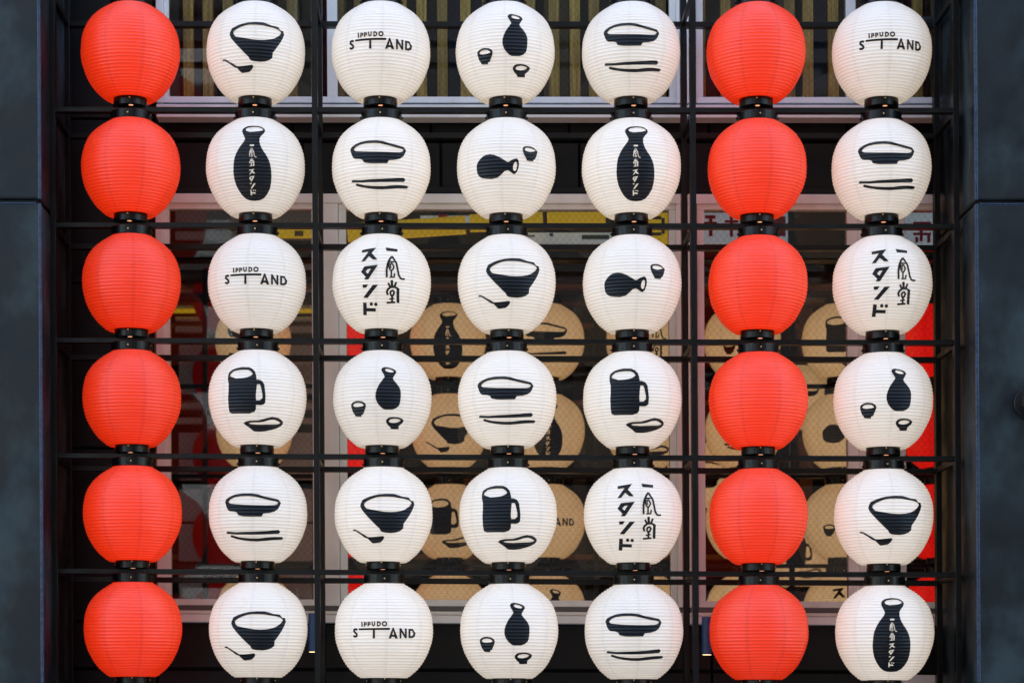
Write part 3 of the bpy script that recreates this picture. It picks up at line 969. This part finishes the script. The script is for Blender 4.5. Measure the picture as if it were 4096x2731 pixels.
# ------------------------------------------------------------------ the steel frame they hang on
RY = 0.37
frame = thing('lantern_frame', 'black steel grid of bars and posts carrying all the lanterns', 'frame', (0, 0, 0))
fx = [219, 1266, 2776, 3826]
HB = BARH / 2
x0, x1 = at(fx[0], 0)[0], at(fx[3], 0)[0]
for z in BARZ:
    box('bar', (x0, -0.020, z - HB), (x1, 0.020, z + HB), m_steel, frame, 0.0012)
    box('rear_bar', (x0, RY - 0.02, z - 0.024), (x1, RY + 0.02, z - 0.002), m_steel, frame, 0.0012)
zt, zb = BARZ[0] + 0.5, 0.002
for p in fx:
    x = at(p, 0)[0]
    box('post', (x - 0.0115, -0.0235, zb), (x + 0.0115, 0.0225, zt), m_steel, frame, 0.0012)
    box('rear_post', (x - 0.0115, RY - 0.0235, zb), (x + 0.0115, RY + 0.0225, zt), m_steel, frame, 0.0012)
    for z in BARZ:
        box('tie', (x - 0.0085, 0.0225, z - 0.018), (x + 0.0085, RY - 0.0235, z + 0.004), m_steel, frame, 0.001)
for p in (2748,):
    pass

# ------------------------------------------------------------------ lamps and small fittings
def downlight(label, px, y0, y1):
    yy = 0.30
    p = at(px, y1, yy)
    p = lean(p)
    h = (y1 - y0) / PPM * (D + yy) / D
    r = 0.0215
    t = thing('downlight', label, 'wall lamp', (p[0], yy, p[2]), 'navy cylinder lamps under the windows')
    add('housing', lathe_mesh('housing', [(r - 0.003, 0.0), (r, 0.002), (r, h * 0.25), (r - 0.0012, h * 0.252), (r - 0.0012, h * 0.262), (r, h * 0.264),
        (r, h * 0.50), (r - 0.0012, h * 0.502), (r - 0.0012, h * 0.508), (r, h * 0.51), (r, h - 0.002), (r - 0.002, h)], m_navy, 32, cap0=False), t)
    add('lens', lathe_mesh('lens', [(r - 0.003, 0.0), (r - 0.004, 0.002)], m_lampglow, 24), t, (0, 0, -0.001))
    box('bracket', (p[0] - 0.012, yy + r - 0.002, p[2] + h * 0.45), (p[0] + 0.012, WY + 0.01, p[2] + h * 0.58), m_blk, t, 0.002, leaned=False)
downlight('lit navy cylinder lamp beside the bottom row bowl lantern', 1248, 2452, 2606)
downlight('lit navy cylinder lamp beside the lowest red lantern on the right', 2822, 2459, 2610)

p = lean(at(4116, 1604, -0.24))
t = thing('round_lamp', 'black round wall lamp cut off by the right picture edge', 'wall lamp', (p[0], -0.24, p[2]))
add('backplate', lathe_mesh('backplate', [(0.062, 0.0), (0.064, 0.003), (0.064, 0.018), (0.061, 0.022)], m_blk, 48), t, (0, 0, 0), (R(90), 0, 0))
add('housing', lathe_mesh('housing', [(0.052, 0.0), (0.052, 0.074), (0.049, 0.079)], m_blk, 48), t, (0, -0.022, 0), (R(90), 0, 0))
add('rim', lathe_mesh('rim', [(0.043, 0.0), (0.043, 0.002), (0.040, 0.004)], m_cap, 40), t, (0, -0.101, 0), (R(90), 0, 0))

# black drain elbow in the upper right corner behind the frame
pts = [lean(at(3845, -260, 0.45)), lean(at(3838, -60, 0.45)), lean(at(3806, 45, 0.45)), lean(at(3762, 84, 0.45)), lean(at(3700, 88, 0.45)), lean(at(3560, 88, 0.45))]
cu = bpy.data.curves.new('drain_pipe', 'CURVE')
cu.dimensions = '3D'
cu.bevel_depth = 0.028
cu.bevel_resolution = 4
sp = cu.splines.new('BEZIER')
sp.bezier_points.add(len(pts) - 1)
for bp, q in zip(sp.bezier_points, pts):
    bp.co = q
    bp.handle_left_type = bp.handle_right_type = 'AUTO'
tmp = bpy.data.objects.new('tmp', cu)
C.objects.link(tmp)
dg = bpy.context.evaluated_depsgraph_get()
pm = bpy.data.meshes.new_from_object(tmp.evaluated_get(dg))
bpy.data.objects.remove(tmp)
pm.materials.clear()
pm.materials.append(m_blk)
pm.polygons.foreach_set('use_smooth', [True] * len(pm.polygons))
tag(link(bpy.data.objects.new('drain_pipe', pm)), 'black bent drain pipe in the upper right corner behind the frame', 'pipe')

# ------------------------------------------------------------------ lanterns inside the room
YI = 2.73
KI = (D + YI) / D / PPM
IN = [  # column photo x, designs top to bottom (None = red)
    (1015, ['dish', 'tokkuri', 'mug', 'bowl']),
    (1407, [None, None, None, None]),
    (1795, ['bottle', 'bowl', 'mug', 'stand']),
    (2186, ['dish', 'bottle', 'stand', 'tokkuri']),
    (2580, ['kanji', 'mug', 'lying', 'bowl']),
    (2972, ['tokkuri', 'dish', 'bowl', 'kanji']),
    (3362, ['mug', 'lying', 'tokkuri', 'kanji']),
    (3757, [None, None, None, None]),
]
IROW = ['top', 'second', 'third', 'lowest']
ICOL = ['first', 'second', 'third', 'fourth', 'fifth', 'sixth', 'seventh', 'last']
ztop = ZC + (VY - 1218) * KI
ibars = []
for r in range(4):
    zbase = ztop - ZTC - r * PITCH
    ibars.append(zbase - HB)
    for c, (px, ds) in enumerate(IN):
        d = ds[r]
        x = (px - VX) * KI + LEAN * (ZMID - zbase)
        if d is None:
            lab = 'glowing red lantern inside the room, %s indoor row, %s indoor column' % (IROW[r], ICOL[c])
            lantern('indoor_lantern', lab, (x, YI, zbase), m_red_in, None, 'lanterns inside the room', False)
        else:
            lab = 'amber indoor lantern with %s, %s indoor row, %s column' % (WORDS[d], IROW[r], ICOL[c])
            lantern('indoor_lantern', lab, (x, YI, zbase), m_white_in, d, 'lanterns inside the room', False)
fr2 = thing('indoor_rack', 'dark rack holding the amber lanterns inside the room', 'rack', (0, YI, 0.05))
for z in [ztop + CAPT + HB] + ibars:
    box('bar', (-2.95, YI - 0.02, z - HB), (3.15, YI + 0.02, z + HB - 0.0005), m_steel, fr2, 0.001, leaned=False)
for px in (820, 2384, 3168):
    x = (px - VX) * KI
    box('post', (x - 0.012, YI - 0.023, 0.052), (x + 0.012, YI + 0.023, 3.92), m_steel, fr2, 0.001, leaned=False)
YD = 4.37
KD = (D + YD) / D / PPM
for i, py in enumerate((1184, 1500, 1818, 2136, 2450)):
    lantern('indoor_lantern', 'unlit dark red lantern deep behind the left window, %s of five from above' % ('first', 'second', 'third', 'fourth', 'fifth')[i],
            ((905 - VX) * KD, YD, ZC + (VY - py) * KD - ZPAP), m_red_dim_glow, None, 'unlit red lanterns deep in the room', False)
for i, (px, py, d) in enumerate(((3190, 1590, 'dish'), (3195, 2212, 'mug'), (3215, 2530, 'tokkuri'), (2800, 1900, 'bowl'))):
    lantern('indoor_lantern', 'amber lantern with %s deep behind the right windows' % WORDS[d],
            ((px - VX) * KD, YD, ZC + (VY - py) * KD - ZPAP), m_white_in, d, 'amber lanterns deep in the room', False)

# ------------------------------------------------------------------ the far side of the street (seen mirrored in the glass)
YO = -16.0
KO = (2 * GY + D - YO) / D / PPM
def rbox(name, x0, x1, y0, y1, ya, yb, mat, parent, bev=0.0):
    return box(name, ((x0 - VX) * KO, ya, ZC + (VY - y1) * KO), ((x1 - VX) * KO, yb, ZC + (VY - y0) * KO), mat, parent, bev, leaned=False)
ob = thing('opposite_building', 'grey building across the street, mirrored in the window glass', 'building', (-3, YO, 0))
box('wall', (-14, YO - 6, 0), (-1.75, YO - 0.5, 15.5), m_opp, ob, leaned=False)
for i in range(15):
    z = 0.9 + i * 0.98
    box('band', (-14, YO - 0.5, z), (-1.8, YO - 0.05, z + 0.42), m_opp, ob, 0.02, leaned=False)
    for k in range(6):
        box('window', (-13.5 + k * 2.0, YO - 0.49, z + 0.46), (-12.05 + k * 2.0, YO - 0.44, z + 0.92), m_win2, ob, leaned=False)
oc = thing('dark_building', 'dark shop building across the street mirrored in the window glass', 'building', (6, YO, 0))
box('wall', (-1.7, YO - 6, 0), (14, YO - 0.3, 15.0), m_dark, oc, leaned=False)
box('parapet', (-1.74, YO - 0.4, 15.0), (14, YO - 0.1, 15.35), m_opp, oc, 0.02, leaned=False)
for k in range(5):
    box('shopfront', (-1.2 + k * 3.0, YO - 0.3, 0.2), (1.3 + k * 3.0, YO - 0.22, 2.6), m_win2, oc, leaned=False)

# ------------------------------------------------------------------ stand-ins placed indoors for street reflections in the glass
YS = 2.0
KS = (D + YS) / D / PPM
def rbox(name, x0, x1, y0, y1, ya, yb, mat, parent, bev=0.0):
    return box(name, ((x0 - VX) * KS, ya, ZC + (VY - y1) * KS), ((x1 - VX) * KS, yb, ZC + (VY - y0) * KS), mat, parent, bev, leaned=False)
def rp(px, py, y):
    return ((px - VX) * KS, y, ZC + (VY - py) * KS)
def tube(name, a, bb, r, mat, parent):
    a, bb = Vector(a), Vector(bb)
    me = lathe_mesh(name, [(r, 0.0), (r, (bb - a).length)], mat, 16)
    o = add(name, me, parent)
    o.location = a - Vector(parent.location)
    o.rotation_mode = 'QUATERNION'
    o.rotation_quaternion = (bb - a).to_track_quat('Z', 'Y')
    return o
aw = thing('yellow_reflection_tube', 'glowing yellow tube standing in for a street reflection in the central window', 'reflection tube', rp(1700, 950, YS))  # glowing tube added indoors in place of the mirrored yellow sign
tube('reflection_roll', rp(1390, 928, YS), rp(1862, 896, YS), 0.046, m_yel, aw)
tube('reflection_roll', rp(1880, 890, YS), rp(2170, 878, YS), 0.044, m_yel, aw)
tube('reflection_roll', rp(2190, 868, YS), rp(2420, 858, YS), 0.04, m_yel, aw)
rbox('reflection_strip', 1105, 1255, 915, 950, YS - 0.03, YS, m_yel, aw)
rbox('patch', 1180, 1215, 925, 946, YS - 0.035, YS - 0.031, m_orange, aw)
def sign(label, x0, x1, y0, y1, mat, marks):  # board added indoors in place of a mirrored street sign
    cpt = rp((x0 + x1) / 2, y1, YS)
    t = thing('sign_reflection', label, 'sign', (cpt[0], YS, cpt[2]))
    rbox('board', x0, x1, y0, y1, YS + 0.07, YS + 0.11, mat, t)
    for a, bb, e, f, mm in marks:
        rbox('mark', a, bb, e, f, YS + 0.064, YS + 0.0695, mm, t)
sign('added pale sign reflection with dark marks behind the central window', 2055, 2560, 915, 955, m_sign_reflection, [(2110, 2140, 926, 932, m_steal), (2200, 2215, 918, 930, m_steal), (2330, 2440, 925, 942, m_steal)])
sign('added yellow sign reflection with a black ring left of the right red column', 2600, 2700, 835, 955, m_yel,
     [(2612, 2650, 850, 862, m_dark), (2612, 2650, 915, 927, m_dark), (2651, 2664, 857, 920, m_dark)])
sign('added white sign reflection with red strokes behind the right red column', 2800, 3160, 835, 955, m_sign_reflection,
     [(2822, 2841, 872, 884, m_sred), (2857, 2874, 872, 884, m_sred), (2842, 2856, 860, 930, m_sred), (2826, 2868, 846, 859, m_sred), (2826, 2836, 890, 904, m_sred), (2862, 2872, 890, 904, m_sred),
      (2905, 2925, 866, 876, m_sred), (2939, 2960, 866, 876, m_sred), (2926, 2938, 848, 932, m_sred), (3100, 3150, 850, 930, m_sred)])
sign('added white sign reflection with red strokes beside the right pillar', 3610, 3800, 835, 965, m_sign_reflection,
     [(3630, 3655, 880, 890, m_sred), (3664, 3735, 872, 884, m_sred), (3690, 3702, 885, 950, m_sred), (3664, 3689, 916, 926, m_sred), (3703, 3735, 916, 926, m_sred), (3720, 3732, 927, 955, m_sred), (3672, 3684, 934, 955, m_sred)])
red = thing('red_sign_reflection', 'small red and white board added for a sign reflection above the yellow tube', 'board', rp(1700, 862, YS))  # another mirrored sign, added as an indoor board
rbox('board', 1680, 1900, 838, 862, YS + 0.12, YS + 0.16, m_sign_reflection, red)
rbox('stripe', 1752, 1788, 836, 864, YS + 0.10, YS + 0.119, m_sred, red)
KS = (D + 4.66) / D / PPM
gp = thing('grey_reflection', 'pale grey boards indoors standing in for the street reflection in the left window', 'reflection_boards', rp(960, 2440, 4.7))
for i, (a, bb, x0, x1) in enumerate(((840, 905, 700, 1250), (920, 955, 700, 1250), (1035, 1205, 715, 1250), (1215, 1232, 700, 1250), (1262, 1280, 700, 1250), (1300, 1326, 700, 1250), (1375, 1570, 715, 1250), (1605, 1632, 700, 1250), (1665, 1690, 700, 1250), (1725, 1915, 715, 1250), (1950, 2080, 715, 1250), (2090, 2240, 715, 1250), (2280, 2440, 715, 1250))):
    rbox('reflection_plank', x0, x1, a, bb, 4.66, 4.70, m_pale, gp, 0.004)  # planks added indoors for the grey street reflection
rbox('rail', 690, 1250, 1236, 1250, 4.62, 4.65, m_yel, gp)  # glowing yellow line added for the same reflection
